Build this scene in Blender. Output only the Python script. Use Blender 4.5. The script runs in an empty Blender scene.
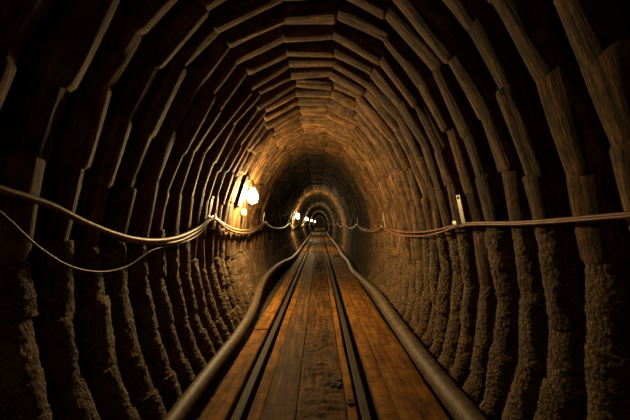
import bpy, bmesh, math, random
from mathutils import Vector, Matrix, noise

random.seed(11)
S = bpy.context.scene
COL = S.collection
PI = math.pi
R = random.uniform

EYE = 0.886          # camera height above the floorboards
H = 1.08             # crown height above the camera
PITCH = 0.2005       # distance between timber rings
Y0 = 0.72            # first ring
NR = 298             # rings
YEND = Y0 + PITCH * NR
LAMPS = [3.87, 12.4, 21.0, 34.0, 56.0]

# ------------------------------------------------------------------ helpers
def link(o, parent=None):
    COL.objects.link(o)
    if parent is not None:
        o.parent = parent
    return o

def tag(o, label, cat, group=None):
    o['label'] = label
    o['category'] = cat
    if group:
        o['group'] = group
    return o

def empty(name, loc, label, cat, group=None):
    o = bpy.data.objects.new(name, None)
    o.empty_display_size = 0.1
    o.location = loc
    link(o)
    return tag(o, label, cat, group)

def mesh_from(name, verts, faces, mat=None, smooth=True):
    me = bpy.data.meshes.new(name)
    me.from_pydata([tuple(v) for v in verts], [], faces)
    me.update()
    if smooth:
        for p in me.polygons:
            p.use_smooth = True
    if mat:
        me.materials.append(mat)
    return me

def obj(name, me, parent=None, loc=(0, 0, 0), rot=(0, 0, 0)):
    o = bpy.data.objects.new(name, me)
    o.location = loc
    o.rotation_euler = rot
    return link(o, parent)

def bm_obj(name, bm, mat, parent=None, loc=(0, 0, 0), smooth=False, recalc=True):
    if recalc:
        bmesh.ops.recalc_face_normals(bm, faces=bm.faces[:])
    me = bpy.data.meshes.new(name)
    bm.to_mesh(me)
    bm.free()
    if smooth:
        for p in me.polygons:
            p.use_smooth = True
    me.materials.append(mat)
    return obj(name, me, parent, loc)

def bm_box(bm, cx, cy, cz, sx, sy, sz, bev=0.0, rot=None):
    r = bmesh.ops.create_cube(bm, size=1.0)
    vs = r['verts']
    M = Matrix.Translation((cx, cy, cz)) @ (rot.to_4x4() if rot else Matrix.Identity(4)) @ Matrix.Diagonal((sx, sy, sz, 1))
    bmesh.ops.transform(bm, matrix=M, verts=vs)
    if bev > 0:
        es = list({e for v in vs for e in v.link_edges})
        bmesh.ops.bevel(bm, geom=es, offset=bev, segments=2, affect='EDGES', profile=0.5)

def bm_lathe(bm, prof, n=20, M=Matrix.Identity(4)):
    """prof: list of (r, z)"""
    rings = []
    for r, z in prof:
        if r < 1e-5:
            rings.append([bm.verts.new(M @ Vector((0, 0, z)))])
        else:
            rings.append([bm.verts.new(M @ Vector((r * math.cos(2 * PI * i / n), r * math.sin(2 * PI * i / n), z))) for i in range(n)])
    for a, b in zip(rings, rings[1:]):
        for i in range(n):
            j = (i + 1) % n
            if len(a) == 1 and len(b) == 1:
                continue
            if len(a) == 1:
                bm.faces.new((a[0], b[i], b[j]))
            elif len(b) == 1:
                bm.faces.new((a[i], a[j], b[0]))
            else:
                bm.faces.new((a[i], a[j], b[j], b[i]))

def spline(pts, step):
    """Catmull-Rom through pts, sampled about every step metres"""
    P = [Vector(p) for p in pts]
    out = []
    for i in range(len(P) - 1):
        p0 = P[i - 1] if i > 0 else P[i] * 2 - P[i + 1]
        p1, p2 = P[i], P[i + 1]
        p3 = P[i + 2] if i + 2 < len(P) else P[i + 1] * 2 - P[i]
        n = max(2, int((p2 - p1).length / step))
        # centripetal-like tangents (scaled by chord) keep long/short spans tame
        l0, l1, l2 = max((p1 - p0).length, 1e-4), (p2 - p1).length, max((p3 - p2).length, 1e-4)
        m1 = ((p1 - p0) / l0 * l1 + (p2 - p1) / l1 * l0) / (l0 + l1) * l1
        m2 = ((p2 - p1) / l1 * l2 + (p3 - p2) / l2 * l1) / (l1 + l2) * l1
        for k in range(n):
            t = k / n
            h00 = 2 * t**3 - 3 * t**2 + 1
            h10 = t**3 - 2 * t**2 + t
            h01 = -2 * t**3 + 3 * t**2
            h11 = t**3 - t**2
            out.append(p1 * h00 + m1 * h10 + p2 * h01 + m2 * h11)
    out.append(P[-1])
    return out

def tube(name, pts, rad, mat, n=12, step=0.05, parent=None, rough=0.0, raw=False):
    C = [Vector(p) for p in pts] if raw else spline(pts, step)
    base = C[0].copy()
    C = [c - base for c in C]
    verts, faces = [], []
    up = Vector((0, 0, 1))
    T0 = (C[1] - C[0]).normalized()
    N = (up - T0 * up.dot(T0))
    if N.length < 1e-3:
        N = Vector((1, 0, 0)) - T0 * T0.x
    N.normalize()
    for i, c in enumerate(C):
        T = (C[min(i + 1, len(C) - 1)] - C[max(i - 1, 0)]).normalized()
        N = (N - T * N.dot(T)).normalized()
        B = T.cross(N)
        r = rad(i / (len(C) - 1)) if callable(rad) else rad
        for k in range(n):
            a = 2 * PI * k / n
            rr = r
            if rough:
                rr *= 1 + rough * noise.noise(Vector((c.x * 9 + k, c.y * 9, c.z * 9)))
            verts.append(c + (N * math.cos(a) + B * math.sin(a)) * rr)
    m = len(C)
    for i in range(m - 1):
        for k in range(n):
            l = (k + 1) % n
            faces.append((i * n + k, i * n + l, (i + 1) * n + l, (i + 1) * n + k))
    faces.append(tuple(range(n - 1, -1, -1)))
    faces.append(tuple((m - 1) * n + k for k in range(n)))
    me = mesh_from(name, verts, faces, mat)
    return obj(name, me, parent, base)

# ------------------------------------------------------------------ materials
def nodes(name):
    m = bpy.data.materials.new(name)
    m.use_nodes = True
    nt = m.node_tree
    b = nt.nodes['Principled BSDF']
    return m, nt, b

def ramp(nt, stops):
    r = nt.nodes.new('ShaderNodeValToRGB')
    el = r.color_ramp.elements
    while len(el) < len(stops):
        el.new(0.5)
    for e, (p, c) in zip(el, stops):
        e.position = p
        e.color = (*c, 1)
    return r

def coords(nt, scale, rnd=True):
    tc = nt.nodes.new('ShaderNodeTexCoord')
    mp = nt.nodes.new('ShaderNodeMapping')
    mp.inputs['Scale'].default_value = scale
    nt.links.new(tc.outputs['Object'], mp.inputs['Vector'])
    if rnd:
        oi = nt.nodes.new('ShaderNodeObjectInfo')
        mu = nt.nodes.new('ShaderNodeMath'); mu.operation = 'MULTIPLY'; mu.inputs[1].default_value = 57.0
        nt.links.new(oi.outputs['Random'], mu.inputs[0])
        nt.links.new(mu.outputs[0], mp.inputs['Location'])
    return mp

def noise_tex(nt, vec, scale, detail=6, rough=0.6):
    n = nt.nodes.new('ShaderNodeTexNoise')
    n.inputs['Scale'].default_value = scale
    n.inputs['Detail'].default_value = detail
    n.inputs['Roughness'].default_value = rough
    nt.links.new(vec.outputs['Vector'], n.inputs['Vector'])
    return n

def mixrgb(nt, a, b, fac, mode='MIX'):
    m = nt.nodes.new('ShaderNodeMix')
    m.data_type = 'RGBA'
    m.blend_type = mode
    for s, v in ((m.inputs[0], fac), (m.inputs[6], a), (m.inputs[7], b)):
        if hasattr(v, 'is_linked') or hasattr(v, 'links'):
            nt.links.new(v, s)
        elif isinstance(v, tuple):
            s.default_value = (*v, 1)
        else:
            s.default_value = v
    return m.outputs[2]

def bump(nt, b, height, strength, dist):
    bp = nt.nodes.new('ShaderNodeBump')
    bp.inputs['Strength'].default_value = strength
    bp.inputs['Distance'].default_value = dist
    nt.links.new(height, bp.inputs['Height'])
    nt.links.new(bp.outputs['Normal'], b.inputs['Normal'])

def add(nt, a, b, wa=1.0, wb=1.0):
    m1 = nt.nodes.new('ShaderNodeMath'); m1.operation = 'MULTIPLY'; m1.inputs[1].default_value = wa
    m2 = nt.nodes.new('ShaderNodeMath'); m2.operation = 'MULTIPLY_ADD'; m2.inputs[1].default_value = wb
    nt.links.new(a, m1.inputs[0])
    nt.links.new(b, m2.inputs[0])
    nt.links.new(m1.outputs[0], m2.inputs[2])
    return m2.outputs[0]

def wood(name, dark, mid, light, grain=(2.5, 26, 26), rough=0.8, bstr=0.8, bdist=0.006, patch=0.45, tint=None, spec=0.2, psc=9.0):
    m, nt, b = nodes(name)
    gv = coords(nt, grain)
    g = noise_tex(nt, gv, 1.6, 9, 0.65)
    pv = coords(nt, (1, 1, 1))
    p = noise_tex(nt, pv, psc, 8, 0.7)
    r = ramp(nt, [(0.28, dark), (0.5, mid), (0.74, light)])
    nt.links.new(g.outputs['Fac'], r.inputs['Fac'])
    pr = ramp(nt, [(0.33, (patch, patch, patch * 0.95)), (0.62, (1, 1, 1))])
    nt.links.new(p.outputs['Fac'], pr.inputs['Fac'])
    c = mixrgb(nt, r.outputs['Color'], pr.outputs['Color'], 1.0, 'MULTIPLY')
    oi = nt.nodes.new('ShaderNodeObjectInfo')
    vr = ramp(nt, tint or [(0.0, (0.62, 0.58, 0.52)), (0.45, (0.95, 0.93, 0.9)), (1.0, (1.2, 1.1, 0.95))])
    nt.links.new(oi.outputs['Random'], vr.inputs['Fac'])
    c = mixrgb(nt, c, vr.outputs['Color'], 1.0, 'MULTIPLY')
    nt.links.new(c, b.inputs['Base Color'])
    b.inputs['Roughness'].default_value = rough
    b.inputs['Specular IOR Level'].default_value = spec
    bump(nt, b, add(nt, g.outputs['Fac'], p.outputs['Fac'], 1.0, 0.7), bstr, bdist)
    return m

def grit(name, dark, mid, light, scale=34, rough=0.85, bdist=0.012, spec=0.3):
    m, nt, b = nodes(name)
    v = coords(nt, (1, 1, 1))
    n1 = noise_tex(nt, v, scale, 8, 0.7)
    n2 = noise_tex(nt, v, scale * 0.22, 4, 0.6)
    vo = nt.nodes.new('ShaderNodeTexVoronoi')
    vo.inputs['Scale'].default_value = scale * 1.4
    nt.links.new(v.outputs['Vector'], vo.inputs['Vector'])
    r = ramp(nt, [(0.3, dark), (0.52, mid), (0.75, light)])
    nt.links.new(add(nt, n1.outputs['Fac'], n2.outputs['Fac'], 0.6, 0.4), r.inputs['Fac'])
    # scattered pale mineral specks
    vs = nt.nodes.new('ShaderNodeTexVoronoi')
    vs.inputs['Scale'].default_value = scale * 2.2
    nt.links.new(v.outputs['Vector'], vs.inputs['Vector'])
    sr = ramp(nt, [(0.10, (1, 1, 1)), (0.22, (0, 0, 0))])
    nt.links.new(vs.outputs['Distance'], sr.inputs['Fac'])
    c = mixrgb(nt, r.outputs['Color'], tuple(min(1, q * 1.7) for q in light), sr.outputs['Color'])
    nt.links.new(c, b.inputs['Base Color'])
    b.inputs['Roughness'].default_value = rough
    b.inputs['Specular IOR Level'].default_value = spec
    bump(nt, b, add(nt, n1.outputs['Fac'], vo.outputs['Distance'], 1.0, -0.8), 1.0, bdist)
    return m

def plain(name, col, rough=0.5, metal=0.0, var=0.25, scale=20, bdist=0.002, spec=0.4):
    m, nt, b = nodes(name)
    v = coords(nt, (1, 1, 1))
    n = noise_tex(nt, v, scale, 6, 0.65)
    lo = tuple(c * (1 - var * 1.6) for c in col)
    hi = tuple(min(1, c * (1 + var)) for c in col)
    r = ramp(nt, [(0.3, lo), (0.7, hi)])
    nt.links.new(n.outputs['Fac'], r.inputs['Fac'])
    nt.links.new(r.outputs['Color'], b.inputs['Base Color'])
    b.inputs['Roughness'].default_value = rough
    b.inputs['Metallic'].default_value = metal
    b.inputs['Specular IOR Level'].default_value = spec
    bump(nt, b, n.outputs['Fac'], 0.6, bdist)
    return m

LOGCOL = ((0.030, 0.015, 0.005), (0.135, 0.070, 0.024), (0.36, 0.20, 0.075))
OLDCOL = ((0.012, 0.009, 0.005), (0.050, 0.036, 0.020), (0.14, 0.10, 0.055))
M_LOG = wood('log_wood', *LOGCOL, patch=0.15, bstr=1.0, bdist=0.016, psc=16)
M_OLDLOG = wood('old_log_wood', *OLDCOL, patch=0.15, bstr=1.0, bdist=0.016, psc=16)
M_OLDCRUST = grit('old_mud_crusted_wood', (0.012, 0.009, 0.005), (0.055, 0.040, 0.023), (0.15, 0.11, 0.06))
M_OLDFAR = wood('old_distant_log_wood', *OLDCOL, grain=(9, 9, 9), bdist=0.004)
M_CRUST = grit('mud_crusted_wood', (0.018, 0.011, 0.005), (0.095, 0.056, 0.024), (0.34, 0.22, 0.105), scale=42)
M_FARLOG = wood('distant_log_wood', *LOGCOL, grain=(9, 9, 9), bdist=0.004)
M_EARTH = grit('dark_rock', (0.010, 0.007, 0.005), (0.022, 0.015, 0.009), (0.04, 0.028, 0.017), scale=14, bdist=0.03)
M_GROUND = grit('gritty_ground', (0.02, 0.013, 0.008), (0.05, 0.033, 0.018), (0.11, 0.075, 0.04), scale=26, bdist=0.02)
BT = [(0.0, (0.85, 0.82, 0.8)), (1.0, (1.1, 1.08, 1.0))]
M_ORANGE = wood('rust_stained_board', (0.06, 0.022, 0.003), (0.25, 0.105, 0.011), (0.44, 0.20, 0.024), grain=(16, 1.3, 16), rough=0.85, spec=0.12, patch=0.3, bdist=0.006, tint=BT)
M_WORN = wood('worn_grey_board', (0.022, 0.011, 0.004), (0.115, 0.056, 0.014), (0.25, 0.128, 0.036), grain=(22, 1.5, 22), rough=0.78, patch=0.3, bdist=0.012, spec=0.10, tint=BT)
M_RAIL = plain('rail_steel', (0.038, 0.024, 0.012), rough=0.72, metal=0.0, var=1.0, scale=75, bdist=0.012, spec=0.17)
M_PIPE = plain('muddy_pipe', (0.10, 0.064, 0.030), rough=0.62, var=0.5, scale=22, bdist=0.005, spec=0.3)
M_CABLE = plain('dusty_brown_cable', (0.22, 0.135, 0.065), rough=0.5, var=0.3, scale=30)
M_BLACKCABLE = plain('dusty_grey_cable', (0.10, 0.075, 0.05), rough=0.5, var=0.3, scale=30)
M_REDCABLE = plain('red_cable', (0.20, 0.062, 0.034), rough=0.5, var=0.3, scale=30)
M_STRAP = plain('galvanised_strap', (0.42, 0.38, 0.30), rough=0.4, metal=0.6, var=0.25, scale=60)
M_HOLDER = plain('cream_ceramic', (0.55, 0.42, 0.27), rough=0.4, var=0.2, scale=40)
M_BOX = plain('brown_box_paint', (0.4, 0.27, 0.13), rough=0.6, var=0.3, scale=40)
M_IRON = plain('dark_iron', (0.05, 0.042, 0.034), rough=0.55, metal=0.5, var=0.4, scale=50)

def emission(name, col, strength):
    m = bpy.data.materials.new(name)
    m.use_nodes = True
    nt = m.node_tree
    b = nt.nodes['Principled BSDF']
    b.inputs['Base Color'].default_value = (0.9, 0.9, 0.85, 1)
    b.inputs['Emission Color'].default_value = (*col, 1)
    b.inputs['Emission Strength'].default_value = strength
    return m
M_BULB = emission('lit_bulb_glass', (1.0, 0.68, 0.30), 300)

# ------------------------------------------------------------------ cross-section of the tunnel (camera axis = x 0)
LEFT = [(-.184, 1), (-.417, .88), (-.60, .65), (-.725, .41), (-.80, .17), (-.84, -.06), (-.83, -.30), (-.785, -.53), (-.71, -.71), (-.64, -.86)]
RIGHT = [(.076, 1), (.31, .88), (.49, .65), (.615, .41), (.69, .17), (.735, -.07), (.76, -.32), (.745, -.55), (.715, -.72), (.64, -.86)]
PROF = [(x * H, z * H + EYE) for x, z in LEFT[::-1] + RIGHT]     # left foot, up over the crown, down to the right foot
NJ = len(PROF)

def prof_at(u, off=0.0):
    """point on the polyline of the profile at joint-number u, moved outward by off"""
    i = max(0, min(NJ - 2, int(u)))
    t = u - i
    a, b = Vector((PROF[i][0], 0, PROF[i][1])), Vector((PROF[i + 1][0], 0, PROF[i + 1][1]))
    # smooth a little between neighbours
    p = a.lerp(b, t)
    d = (b - a).normalized()
    n = Vector((-d.z, 0, d.x))          # outward (path runs clockwise seen from the camera)
    bulge = 0.012 * 4 * t * (1 - t)
    return p + n * (off + bulge * (0.0 if i == NJ // 2 - 1 else 1.0))

# ------------------------------------------------------------------ logs
LW, LT, LL = 0.186, 0.165, 0.30      # width along the tunnel, thickness, nominal length

def log_mesh(seed, crust, na, nl):
    rs = random.Random(seed)
    verts, faces = [], []
    ph = Vector((rs.uniform(-50, 50), rs.uniform(-50, 50), rs.uniform(-50, 50)))
    ex = rs.uniform(1.85, 2.15)
    w, t = LW * (rs.uniform(0.95, 1.04) if na > 30 else rs.uniform(0.78, 0.9)), LT
    tap = rs.uniform(-0.07, 0.07)
    split = rs.uniform(0, 2 * PI)
    for i in range(nl + 1):
        s = i / nl
        x = (s - 0.5) * LL
        # small chamfer at the sawn ends
        e = min(s, 1 - s) * nl
        f = 0.93 if e < 0.5 else 1.0
        k = (1 + tap * (s - 0.5) * 2) * f
        for j in range(na):
            a = 2 * PI * j / na
            ca, sa = math.cos(a), math.sin(a)
            y = math.copysign(abs(ca) ** (2 / ex), ca) * w / 2 * k
            z = math.copysign(abs(sa) ** (2 / ex), sa) * t / 2 * k
            q = Vector((x * 1.5, y * 6, z * 6)) + ph
            d = 0.010 * noise.noise(q * 1.7)
            if crust:
                q2 = Vector((x, y, z)) + ph
                d += 0.005 * noise.noise(q2 * 20) + 0.0045 * noise.noise(q2 * 60) + 0.004 * noise.noise(q2 * 130)
            else:
                q2 = Vector((x * 4, y * 50, z * 50)) + ph
                d += 0.0028 * noise.noise(q2)
                c = abs((a - split + PI) % (2 * PI) - PI)
                d -= 0.012 * max(0, 1 - c / 0.16) * (0.5 + 0.5 * noise.noise(Vector((x * 14, seed, 0))))
            L = math.hypot(y, z) or 1
            verts.append((x, y * (1 + d / L), z * (1 + d / L) + t / 2))
    for i in range(nl):
        for j in range(na):
            l = (j + 1) % na
            faces.append((i * na + j, i * na + l, (i + 1) * na + l, (i + 1) * na + j))
    faces.append(tuple(range(na - 1, -1, -1)))
    faces.append(tuple(nl * na + j for j in range(na)))
    me = mesh_from('log', verts, faces, M_CRUST if crust else M_LOG)
    return me

CLEAN = [log_mesh(i, False, 40, 22) for i in range(14)]
CRUST = [log_mesh(100 + i, True, 44, 42) for i in range(12)]
CLEAN_LO = [log_mesh(200 + i, False, 18, 8) for i in range(8)]
CRUST_LO = [log_mesh(300 + i, True, 20, 14) for i in range(8)]
def remat(meshes, mat):
    out = []
    for m in meshes:
        c = m.copy()
        c.materials.clear()
        c.materials.append(mat)
        out.append(c)
    return out
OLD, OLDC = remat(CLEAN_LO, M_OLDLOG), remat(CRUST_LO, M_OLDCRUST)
NEW_OR_LIT_WOOD = lambda y: y < 5.5 or 10.8 < y < 12.8     # newer, yellower timber first; around the second lamp its glow is painted in

ORD = ['', 'first', 'second', 'third', 'fourth', 'fifth', 'sixth', 'seventh', 'eighth', 'ninth', 'tenth', 'eleventh', 'twelfth',
       'thirteenth', 'fourteenth', 'fifteenth', 'sixteenth', 'seventeenth', 'eighteenth', 'nineteenth', 'twentieth']
TENS = {2: 'twenty', 3: 'thirty', 4: 'forty'}
def ordinal(n):
    if n <= 20:
        return ORD[n]
    t, u = divmod(n, 10)
    return {3: 'thirtieth', 4: 'fortieth'}[t] if u == 0 else TENS[t] + '-' + ORD[u]

def ring_joints(rng, amp):
    js = []
    for i in range(NJ):
        u = i + (rng.uniform(-amp, amp) if 0 < i < NJ - 1 else 0)
        if i in (NJ // 2 - 1, NJ // 2):
            u = i + rng.uniform(-0.06, 0.06)
        js.append(u)
    return js

def log_matrix(a, b, y, rng, jit):
    """matrix of a log laid from a to b (xz points) on the ring at y"""
    mid = (a + b) / 2
    dx = (b - a).normalized()
    nz = Vector((-dx.z, 0, dx.x))
    yy = nz.cross(dx)
    M = Matrix((dx, yy, nz)).transposed().to_4x4()
    sx = ((b - a).length + 0.012 + rng.uniform(0, 0.02)) / LL
    off = rng.uniform(-jit, jit)
    M = Matrix.Translation(mid + nz * off + Vector((0, y + rng.uniform(-0.008, 0.008), 0))) @ M
    M = M @ Matrix.Rotation(rng.uniform(-0.07, 0.07), 4, 'X') @ Matrix.Rotation(rng.uniform(-0.018, 0.018), 4, 'Z') @ Matrix.Rotation(rng.uniform(-0.014, 0.014), 4, 'Y')
    if rng.random() < 0.5:
        M = M @ Matrix.Diagonal((-1, -1, 1, 1))
    return M @ Matrix.Diagonal((sx, 1, 1, 1)), mid

def far_ring_mesh(seed):
    rng = random.Random(seed)
    verts, faces = [], []
    na = 10
    js = ring_joints(rng, 0.2)
    for i in range(NJ - 1):
        a, b = prof_at(js[i]), prof_at(js[i + 1])
        M, mid = log_matrix(a, b, 0, rng, 0.014)
        base = len(verts)
        for s in (-0.5, -0.44, 0.44, 0.5):
            for j in range(na):
                an = 2 * PI * j / na
                ca, sa = math.cos(an), math.sin(an)
                f = 0.93 if abs(s) == 0.5 else 1
                y = math.copysign(abs(ca) ** 0.85, ca) * LW * 0.84 / 2 * f
                z = math.copysign(abs(sa) ** 0.85, sa) * LT / 2 * f + LT / 2
                verts.append(M @ Vector((s * LL, y, z)))
        for k in range(3):
            for j in range(na):
                l = (j + 1) % na
                faces.append((base + k * na + j, base + k * na + l, base + (k + 1) * na + l, base + (k + 1) * na + j))
        faces.append(tuple(base + j for j in range(na - 1, -1, -1)))
        faces.append(tuple(base + 3 * na + j for j in range(na)))
    return mesh_from('far_ring', verts, faces, M_FARLOG)

FAR = [far_ring_mesh(900 + i) for i in range(12)]
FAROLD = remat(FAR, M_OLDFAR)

n_before = int((LAMPS[0] - Y0) / PITCH) + 1
n_mid = int((LAMPS[1] - Y0) / PITCH) + 1
for k in range(NR):
    y = Y0 + k * PITCH
    rng = random.Random(5000 + k)
    grp = None
    if k < n_before:
        n = n_before - k
        if k == 0:
            lab = 'nearly black timber ring closest to the camera, at the frame edge'
        elif n == 1:
            lab = 'rough timber ring directly in front of the nearest bright lamp'
        else:
            lab = 'rough timber ring, %s one on the camera side of the nearest lamp' % ordinal(n)
    elif k < n_mid:
        n = k - n_before + 1
        lab = 'rough timber ring, %s one past the nearest lamp' % ordinal(n)
    else:
        j = max(i for i in range(len(LAMPS)) if LAMPS[i] <= y + PITCH)
        grp = ['', 'timber rings between the second and third lamps', 'timber rings between the third and fourth lamps',
               'timber rings between the fourth and fifth lamps', 'timber rings past the fifth lamp'][j]
        lab = ['', 'narrow timber ring packed between the second and third lamps', 'tiny timber ring packed between the third and fourth lamps',
               'tiny timber ring packed between the fourth and fifth lamps', 'tiny timber ring at the far end of the tunnel past the last lamp'][j]
    if k >= n_mid:
        o = obj('timber_ring', rng.choice(FAR if NEW_OR_LIT_WOOD(y) else FAROLD), None, (rng.uniform(-0.006, 0.006), y, rng.uniform(-0.006, 0.006)))
        tag(o, lab, 'tunnel support', grp)
        continue
    base = Vector((-0.05, y, -0.05))
    root = empty('timber_ring', base, lab, 'tunnel support')
    js = ring_joints(rng, 0.2)
    near = k < 26
    rad = [rng.uniform(-0.016, 0.016) for _ in js]
    for i in range(NJ - 1):
        a, b = prof_at(js[i], rad[i] * 0.7), prof_at(js[i + 1], rad[i + 1] * 0.7)
        M, mid = log_matrix(a, b, y, rng, 0.009)
        cr = mid.z < EYE - 0.10 + rng.uniform(-0.18, 0.12)
        if near:
            me = rng.choice(CRUST if cr else CLEAN)
        else:
            me = rng.choice(CRUST_LO if cr else CLEAN_LO) if NEW_OR_LIT_WOOD(y) else rng.choice(OLDC if cr else OLD)
        o = bpy.data.objects.new('muddy_log' if cr else 'log', me)
        if cr:
            o['label'] = 'mud-crusted log'
        link(o, root)
        o.matrix_local = Matrix.Translation(-base) @ M

# ------------------------------------------------------------------ the rock behind the rings, the ground, the far end
def strip(name, us, off, ylo, yhi, ny, amp):
    verts, faces = [], []
    nu = len(us)
    for iy in range(ny + 1):
        y = ylo + (yhi - ylo) * iy / ny
        for u in us:
            p = prof_at(u, off)
            n = amp * noise.noise(Vector((p.x * 3, y * 2, p.z * 3)))
            verts.append((p.x * (1 + n), y, EYE + (p.z - EYE) * (1 + n)))
    for iy in range(ny):
        for i in range(nu - 1):
            faces.append((iy * nu + i, iy * nu + i + 1, (iy + 1) * nu + i + 1, (iy + 1) * nu + i))
    # thickness outward
    me = mesh_from(name, verts, faces, M_EARTH)
    o = obj(name, me)
    md = o.modifiers.new('solid', 'SOLIDIFY'); md.thickness = 0.15; md.offset = 1
    o['kind'] = 'structure'
    return o
UC = NJ // 2
seg = lambda a, b, n=12: [a + (b - a) * i / n for i in range(n + 1)]
strip('wall_left', seg(0, UC - 3.5), 0.215, -1.6, YEND + 0.3, 240, 0.02)
strip('ceiling', seg(UC - 3.5, UC + 2.5, 14), 0.215, -1.6, YEND + 0.3, 240, 0.02)
strip('wall_right', seg(UC + 2.5, NJ - 1), 0.215, -1.6, YEND + 0.3, 240, 0.02)

bm = bmesh.new()
GZ = -0.10
nx, ny = 26, 1100
gv = []
for iy in range(ny + 1):
    # denser near the camera
    t = iy / ny
    y = -1.6 + (YEND + 1.9) * (t ** 2.2)
    row = []
    for ix in range(nx + 1):
        x = -1.0 + 1.95 * ix / nx
        d = 0.0
        if x < -0.57 or x > 0.61:
            d = 0.022 * noise.noise(Vector((x * 14, y * 14, 3))) + 0.008 * noise.noise(Vector((x * 50, y * 50, 3)))
            d += 0.045
        row.append(bm.verts.new((x, y, GZ + d)))
    gv.append(row)
for a, b in zip(gv, gv[1:]):
    for i in range(nx):
        bm.faces.new((a[i], a[i + 1], b[i + 1], b[i]))
g = bm_obj('floor', bm, M_GROUND, smooth=True, recalc=False)
md = g.modifiers.new('solid', 'SOLIDIFY'); md.thickness = 0.2; md.offset = -1
g['kind'] = 'structure'

bm = bmesh.new()
bm_box(bm, -0.05, YEND + 0.25, 0.9, 2.4, 0.25, 2.6)
bmesh.ops.subdivide_edges(bm, edges=bm.edges[:], cuts=12, use_grid_fill=True)
for v in bm.verts:
    v.co.y += 0.12 * noise.noise(v.co * 4)
w = bm_obj('wall_far', bm, M_GROUND)
w['kind'] = 'structure'

# ------------------------------------------------------------------ floorboards
def plank(x0, x1, y0, y1, mat, lab, grp, relief=0.0, seed=0):
    rs = random.Random(seed)
    w, L = x1 - x0, y1 - y0
    near = y0 < 9
    nx = max(5, int(w / (0.010 if (relief and near) else 0.03)))
    ny = max(3, int(L / (0.014 if (relief and near) else (0.06 if near else 0.6))))
    th = 0.097
    z0 = rs.uniform(-0.003, 0.003)
    verts, faces = [], []
    cx, cy = (x0 + x1) / 2, y0
    for iy in range(ny + 1):
        y = y0 + L * iy / ny
        wob = 0.004 * noise.noise(Vector((seed, y * 1.3, 0)))
        for ix in range(nx + 1):
            x = x0 + 0.004 + (w - 0.008) * (ix - 1) / (nx - 2)
            if ix == 0 or ix == nx:
                x = x0 if ix == 0 else x1
                xx = x + wob + 0.002 * noise.noise(Vector((seed + ix, y * 7, 1)))
            else:
                xx = x + wob
            z = z0 + 0.003 * noise.noise(Vector((x * 6, y * 1.2, seed)))
            if relief:
                lane = math.exp(-((x - 0.0) / 0.13) ** 2)
                rid = noise.noise(Vector((x * 9, y * 26, seed * 0.01)))
                z += relief * lane * (0.9 * max(0, rid) + 0.4 * noise.noise(Vector((x * 30, y * 40, 5))))
            edge = min(ix, nx - ix)
            if edge == 0:
                z -= 0.003
            verts.append((xx - cx, y - cy, z))
    n_top = len(verts)
    for ix in range(nx + 1):
        pass
    idx = lambda iy, ix: iy * (nx + 1) + ix
    for iy in range(ny):
        for ix in range(nx):
            faces.append((idx(iy, ix), idx(iy, ix + 1), idx(iy + 1, ix + 1), idx(iy + 1, ix)))
    # sides and bottom
    loop = [idx(0, ix) for ix in range(nx + 1)] + [idx(iy, nx) for iy in range(1, ny + 1)] + \
           [idx(ny, ix) for ix in range(nx - 1, -1, -1)] + [idx(iy, 0) for iy in range(ny - 1, 0, -1)]
    low = []
    for i in loop:
        v = verts[i]
        low.append(len(verts))
        verts.append((v[0], v[1], -th))
    m = len(loop)
    for i in range(m):
        j = (i + 1) % m
        faces.append((loop[j], loop[i], low[i], low[j]))
    faces.append(tuple(low[::-1]))
    me = mesh_from('floorboard', verts, faces, mat, smooth=True)
    o = obj('floorboard', me, None, (cx, cy, 0))
    tag(o, lab, 'floorboard', grp)
    return o

ROWS = [
    # x0, x1, material, relief, colour words, place words, first joint, piece length
    (-0.545, -0.432, M_ORANGE, 0, 'rusty orange floorboard', 'left of the left rail', 3.1),
    (-0.330, -0.268, M_ORANGE, 0, 'narrow orange floorboard', 'along the right side of the left rail', 4.4),
    (-0.266, -0.1105, M_WORN, 0.014, 'worn brown floorboard', 'left of the middle seam between the rails', 7.6),
    (-0.1085, 0.130, M_WORN, 0.024, 'wide muddy brown floorboard', 'right of the middle seam between the rails', 7.6),
    (0.132, 0.176, M_ORANGE, 0, 'thin orange floorboard', 'along the left side of the right rail', 5.2),
    (0.286, 0.3675, M_ORANGE, 0, 'narrow rusty floorboard', 'along the right side of the right rail', 4.0),
    (0.3695, 0.590, M_ORANGE, 0, 'broad rusty floorboard', 'between the right rail boards and the right pipe', 5.6),
]
sd = 0
for (x0, x1, mat, rel, what, where, j0) in ROWS:
    y = -0.6
    nxt = j0
    n = 0
    while y < YEND - 0.2:
        e = min(nxt, YEND)
        n += 1
        sd += 1
        if n == 1:
            lab, grp = 'nearest %s %s' % (what, where), None
        elif n <= 3:
            lab, grp = '%s %s, %s length' % (what, where, ordinal(n)), None
        else:
            lab, grp = 'distant %s %s' % (what, where), 'distant boards, %s' % where
        plank(x0, x1, y, e - 0.006, mat, lab, grp, rel, sd)
        y = e
        nxt = e + (R(3.6, 4.6) if n < 6 else 9.0)

# dark muddy knot on the wide board
def clod(cx, cy, rx, ry, h, lab):
    bm = bmesh.new()
    bmesh.ops.create_icosphere(bm, subdivisions=4, radius=1)
    for v in bm.verts:
        d = 1 + 0.25 * noise.noise(v.co * 2.2 + Vector((cx * 9, cy * 9, 0)))
        v.co = Vector((v.co.x * rx * d, v.co.y * ry * d, max(-0.3, v.co.z) * h * d))
    o = bm_obj('mud_clod', bm, M_GROUND, None, (cx, cy, 0.004), smooth=True)
    tag(o, lab, 'mud')
clod(0.088, 2.10, 0.032, 0.085, 0.012, 'flat dark clod of mud on the wide board beside the right rail')
clod(0.150, 1.86, 0.018, 0.035, 0.008, 'small dark mud clod on thin orange board by right rail')

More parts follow.
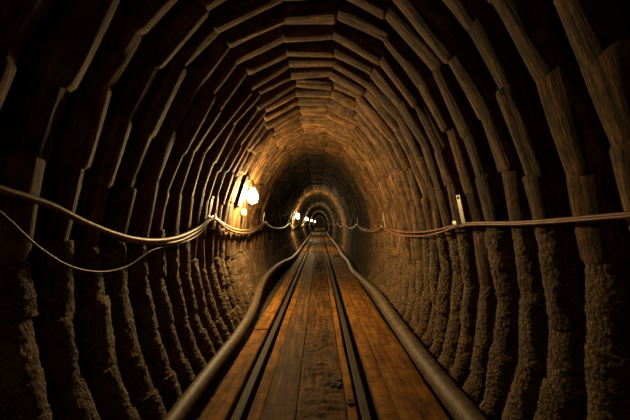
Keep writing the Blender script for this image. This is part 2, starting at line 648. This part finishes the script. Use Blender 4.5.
# ------------------------------------------------------------------ rails
def rail(xc, lab):
    pr = [(-0.032, -0.099), (0.032, -0.099), (0.032, -0.092), (0.006, -0.084), (0.006, -0.026), (0.021, -0.018), (0.021, -0.003),
          (0.016, 0.0), (-0.016, 0.0), (-0.021, -0.003), (-0.021, -0.018), (-0.006, -0.026), (-0.006, -0.084), (-0.032, -0.092)]
    n = len(pr)
    verts, faces = [], []
    ys = []
    y = -0.6
    while y < YEND:
        ys.append(y)
        y += 0.06 if y < 6 else 0.4
    ys.append(YEND)
    for y in ys:
        wx = 0.004 * noise.noise(Vector((xc, y * 0.4, 0)))
        wz = 0.003 * noise.noise(Vector((xc, y * 0.5, 4)))
        for px, pz in pr:
            verts.append((px + wx, y + 0.6, pz + (wz if pz > -0.02 else 0)))
    for i in range(len(ys) - 1):
        for k in range(n):
            l = (k + 1) % n
            faces.append((i * n + k, (i + 1) * n + k, (i + 1) * n + l, i * n + l))
    faces.append(tuple(range(n)))
    faces.append(tuple((len(ys) - 1) * n + k for k in range(n - 1, -1, -1)))
    me = mesh_from('rail', verts, faces, M_RAIL, smooth=False)
    o = obj('rail', me, None, (xc, -0.6, 0))
    tag(o, lab, 'rail')
rail(-0.382, 'left steel rail sunk between floorboards, worn shiny on top')
rail(0.214, 'right steel rail sunk between floorboards, dull brown')

# ------------------------------------------------------------------ pipes on the floor
LP = [(-.655, -0.5, .015), (-.645, .6, .012), (-.648, 1.4, .010), (-.645, 2.1, .012), (-.635, 3.0, .016), (-.65, 3.6, .04), (-.70, 4.5, .15), (-.715, 5.6, .17),
      (-.70, 7.0, .13), (-.665, 8.6, .05), (-.65, 10.5, .012), (-.67, 14, .012), (-.65, 19, .012), (-.66, 30, .012), (-.65, 45, .012), (-.65, YEND, .012)]
p = tube('hose', LP, 0.042, M_PIPE, n=16, step=0.09, rough=0.03)
tag(p, 'long brown hose lying along the left edge of the floor', 'hose')
RP = [(.655, -0.5, .03), (.66, .6, .03), (.66, 1.4, .03), (.648, 2.2, .03), (.655, 3.2, .035), (.67, 4.4, .05), (.64, 5.4, .045), (.60, 6.4, .03),
      (.64, 8.0, .03), (.62, 10.0, .03), (.66, 13, .03), (.65, 18, .03), (.65, 30, .03), (.65, 45, .03), (.65, YEND, .03)]
p = tube('pipe', RP, 0.057, M_PIPE, n=20, step=0.09, rough=0.02)
tag(p, 'thick brown pipe lying along the right edge of the floorboards', 'pipe')

# ------------------------------------------------------------------ hooks and cables
def px(X, Y, d):
    """place: seen towards X, Y in the photograph at distance d (a plain point in the tunnel)"""
    return Vector(((X - 319.5) / 370 * d, d, EYE + (223 - Y) / 370 * d))

def wall_x(side, z, inset):
    zz = (z - EYE) / H
    pts = LEFT if side < 0 else RIGHT
    for (xa, za), (xb, zb) in zip(pts, pts[1:]):
        if zb <= zz <= za:
            t = (zz - za) / (zb - za)
            return (xa + (xb - xa) * t) * H - side * inset
    return pts[-1][0] * H - side * inset

def hook(side, y, z, lab, big):
    """strap nailed on a log with a curled end that carries the cables; returns the point where cables lie"""
    x = wall_x(side, z, 0.0)
    root = empty('cable_hook', (x, y, z), lab, 'cable hook')
    h = 0.15 if big else 0.11
    w = 0.05 if big else 0.034
    lean = -side * 0.02
    bm = bmesh.new()
    # strap follows the wall then curls into the tunnel under the cables
    path = []
    for t in range(7):
        zz = z + h * (1 - t / 6)
        path.append(Vector((wall_x(side, zz, 0.012), 0, zz)))
    c = Vector((path[-1].x - side * 0.024, 0, z))
    for t in range(1, 9):
        a = PI * t / 8
        path.append(c + Vector((side * 0.024 * math.cos(a), 0, -0.024 * math.sin(a))))
    path.append(path[-1] + Vector((0, 0, 0.012)))
    prev = None
    for i, q in enumerate(path):
        tq = (path[min(i + 1, len(path) - 1)] - path[max(i - 1, 0)]).normalized()
        nq = Vector((-tq.z, 0, tq.x)) * 0.0022
        vs = [bm.verts.new(Vector((q.x - x, sy * w * 0.5, q.z - z)) + nq * sn) for sy, sn in ((-1, -1), (1, -1), (1, 1), (-1, 1))]
        if prev:
            for k in range(4):
                l = (k + 1) % 4
                bm.faces.new((prev[k], prev[l], vs[l], vs[k]))
        else:
            bm.faces.new(vs)
        prev = vs
    bm.faces.new(prev[::-1])
    bm_obj('strap', bm, M_STRAP, root)
    bm = bmesh.new()
    xt = wall_x(side, z + h * 0.9, 0.012)
    M = Matrix.Translation((xt - x, 0, h * 0.9)) @ Matrix.Rotation(-side * PI / 2, 4, 'Y')
    bm_lathe(bm, [(0, -0.012), (0.004, -0.012), (0.004, 0.003), (0.009, 0.003), (0.008, 0.007), (0, 0.008)], 10, M)
    bm_obj('nail', bm, M_IRON, root, smooth=True)
    return Vector((c.x, y, z - 0.012))

LH = [(0.55, 1.03), (2.92, 0.945), (5.75, 0.905), (10.4, 0.885), (15.5, 0.89), (19.8, 0.9), (25, 0.9), (31, 0.9), (38, 0.9), (46, 0.9), (54, 0.9)]
RH = [(0.45, 0.96), (1.98, 0.885), (4.37, 0.85), (7.45, 0.86), (11.3, 0.87), (15.2, 0.88), (20, 0.89), (26, 0.89), (33, 0.89), (41, 0.89), (50, 0.89)]
LNAMES = [None, 'metal cable strap on the left wall holding the thick cables before the nearest lamp',
          'metal cable strap on the left wall just past the nearest lamp']
RNAMES = [None, 'pale metal cable strap on the right wall nearest the camera', 'metal cable strap on right wall opposite the nearest lamp',
          'small metal cable strap on right wall, third along the red cables']
def hooks(HS, side, names):
    out = []
    for i, (y, z) in enumerate(HS):
        if i == 0:
            out.append(Vector((wall_x(side, z, 0.035), y, z)))
            continue
        lab = names[i] if i < len(names) else 'tiny cable strap on the %s wall, %s along the cable' % ('left' if side < 0 else 'right', ordinal(i))
        out.append(hook(side, y, z, lab, i < 3))
    return out
LPTS = hooks(LH, -1, LNAMES)
RPTS = hooks(RH, 1, RNAMES)

def hung(pts, sags, side, dz=0.0, dx=0.0, skew=None):
    """points of a cable hanging between the hook points"""
    out = []
    for i, (a, b) in enumerate(zip(pts, pts[1:])):
        s = sags[min(i, len(sags) - 1)]
        n = 8
        for k in range(n):
            t = k / n
            tt = t if not skew or i >= len(skew) else t ** skew[i]
            q = a.lerp(b, t)
            z = q.z - s * 4 * tt * (1 - tt)
            ins = 0.034 if s > 0 else 0.03
            x = wall_x(side, z, ins)
            wgt = min(1, 4 * t * (1 - t) * 1.5)
            out.append(Vector((q.x * (1 - wgt) + x * wgt - side * dx, q.y, z + dz)))
    out.append(pts[-1])
    return out

def at(X, Y, x):
    """point of a cable at side distance x from the camera axis, seen towards X, Y"""
    d = x / ((X - 319.5) / 370)
    return px(X, Y, d)
wl = -0.86
A = [Vector((-.86, -0.2, 1.02)), at(-40, 178, -.865), at(0, 190, -.865), at(45, 204, -.868), at(80, 221, -.87), at(130, 238.5, -.872), at(165, 240, -.872), at(195, 229.5, -.868)] + hung(LPTS[1:], [.115, .12, .14, .14, .16], -1)
t = tube('power_cable', A, lambda s: 0.0095 + 0.004 * min(1, s * 25), M_CABLE, n=12, step=0.04)
tag(t, 'thick brown cable sagging along the left tunnel wall', 'cable')
B = [at(122, 240, -.895), at(150, 243, -.885), at(170, 243, -.872), at(195, 233, -.862)] + [p + Vector((.012, 0, .0)) for p in hung(LPTS[1:], [.135, .10, .12, .15], -1, dz=-0.012, dx=-0.006)]
t = tube('power_cable', B, 0.010, M_CABLE, n=12, step=0.04)
tag(t, 'second brown cable tucked under the thick cable on left wall', 'cable')
Cc = [Vector((-.85, -0.2, .96)), at(-40, 186, -.862), at(0, 215, -.866), at(35, 246, -.87), at(68, 266, -.872), at(98, 272, -.872), at(125, 267, -.874), at(150, 251, -.876), at(180, 243.5, -.876), at(200, 233, -.868)] + \
     [p + Vector((-.008, 0, .004)) for p in hung(LPTS[1:3], [.09], -1, dz=-0.02, dx=0.004)] 
t = tube('thin_cable', Cc, 0.0042, M_BLACKCABLE, n=8, step=0.03)
tag(t, 'thin grey cable looping low across the dark left wall', 'cable')

wr = 0.735
def right_cable(dy, dz0, sags, name_r, label, mat):
    P = [Vector((.745, -0.2, EYE + .06)), at(700, 206 + dy, .742), at(630, 213 + dy, .742), at(590, 216.5 + dy, .742), at(530, 221.5 + dy * .8, .742)] + \
        [p + Vector((-.004 * dy, 0, dz0)) for p in hung(RPTS[1:], sags, 1)]
    t = tube('red_cable', P, name_r, mat, n=10, step=0.04)
    tag(t, label, 'cable')
right_cable(0, .006, [.055, .07, .09, .11, .12], 0.0055, 'upper red brown cable strung along the right wall', M_REDCABLE)
right_cable(2.6, -.006, [.075, .085, .1, .11, .12], 0.0055, 'lower red cable strung beneath the other on right wall', M_REDCABLE)

# ------------------------------------------------------------------ lamps
LNAME = ['nearest bright bulb lamp on the left wall', 'second bright lamp down the left wall', 'third lamp along the left wall, a small glare',
         'fourth tiny lamp far along the left wall', 'last tiny lamp at the far end of the left wall']
def lamp(y, z, lab):
    x = wall_x(-1, z, 0.0)
    root = empty('tunnel_lamp', (x, y, z), lab, 'lamp')
    bx = 0.125
    bm = bmesh.new()
    bm_box(bm, 0.034, 0, 0.03, 0.014, 0.21, 0.33, 0.006, Matrix.Rotation(-0.30, 3, 'Y').inverted())  # added dark plate, absorbs bulb light before it reaches the wall
    bm_obj('glow_blocker', bm, M_IRON, root)
    bm = bmesh.new()
    path = [Vector((.035, 0, .12)), Vector((.07, 0, .145)), Vector((bx, 0, .14)), Vector((bx, 0, .11))]
    bm.free()
    arm = tube('arm', [p for p in path], 0.008, M_IRON, n=10, step=0.01, parent=root)
    bm = bmesh.new()
    bm_lathe(bm, [(0, .118), (.018, .118), (.024, .11), (.026, .08), (.030, .066), (.030, .056), (0, .056)], 18, Matrix.Translation((bx, 0, 0)))
    bm_obj('bulb_holder', bm, M_HOLDER, root, smooth=True)
    bm = bmesh.new()
    bm_lathe(bm, [(0, .058), (.022, .056), (.028, .045), (.046, .02), (.056, -.015), (.055, -.045), (.044, -.075), (.024, -.092), (0, -.097)], 24, Matrix.Translation((bx, 0, 0)))
    bm_obj('bulb', bm, M_BULB, root, smooth=True)
for y, lab in zip(LAMPS, LNAME):
    lamp(y, EYE + 0.30 if y < 6 else EYE + 0.24, lab)

# junction box under the nearest lamp
jb = empty('junction_box', (wall_x(-1, EYE + .12, 0), 4.12, EYE + .12), 'small pale junction box on the left wall under nearest lamp', 'junction box')
bm = bmesh.new()
bm_box(bm, 0.025, 0, 0, 0.045, 0.055, 0.07, 0.012)
bm_obj('box_body', bm, M_BOX, jb)
bm = bmesh.new()
bm_box(bm, 0.050, 0, 0, 0.008, 0.06, 0.074, 0.003)
bm_obj('lid', bm, M_BOX, jb)
bm = bmesh.new()
bm_lathe(bm, [(0, -.04), (.011, -.04), (.013, -.05), (.013, -.062), (0, -.062)], 12, Matrix.Translation((0.03, 0, 0)))
bm_obj('cable_gland', bm, M_IRON, jb, smooth=True)
t = tube('drop_cable', [(wall_x(-1, EYE + .12, -.0) + .03, 4.12, EYE + .062), (wall_x(-1, EYE, -.0) + .035, 4.13, EYE - .02), (wall_x(-1, EYE - .1, 0) + .035, 4.16, EYE - .10)], 0.005, M_BLACKCABLE, n=8, step=0.02)
tag(t, 'short drop cable from the junction box down to the brown cables', 'cable')
t = tube('lamp_lead', [(wall_x(-1, EYE + .16, 0) + .03, 4.12, EYE + .162), (wall_x(-1, EYE + .25, 0) + .03, 4.02, EYE + .26), (wall_x(-1, EYE + .35, 0) + .03, 3.92, EYE + .36), (wall_x(-1, EYE + .4, 0) + .0, 3.87, EYE + .42)], 0.005, M_BLACKCABLE, n=8, step=0.02)
tag(t, 'short lead from the junction box up to nearest lamp', 'cable')

# ------------------------------------------------------------------ world, camera, view
W = bpy.data.worlds.new('World')
S.world = W
W.use_nodes = True
W.node_tree.nodes['Background'].inputs[0].default_value = (1.0, 0.66, 0.36, 1)
W.node_tree.nodes['Background'].inputs[1].default_value = 0.05  # dim warm fill, added to lift the camera-facing sides of near logs

cam = bpy.data.cameras.new('Camera')
co = bpy.data.objects.new('Camera', cam)
link(co)
cam.sensor_width = 36
cam.lens = 370 / 630 * 36
cam.clip_start = 0.02
co.location = (0, 0, EYE)
yaw = math.atan(4.5 / 370)       # vanishing point sits right of the centre
pit = math.atan(13 / 370)        # and below it
co.rotation_euler = (PI / 2 + pit, 0, yaw)
S.camera = co

S.view_settings.view_transform = 'Standard'
S.view_settings.look = 'None'
S.view_settings.gamma = 1
S.view_settings.use_curve_mapping = False
S.view_settings.exposure = 1.8
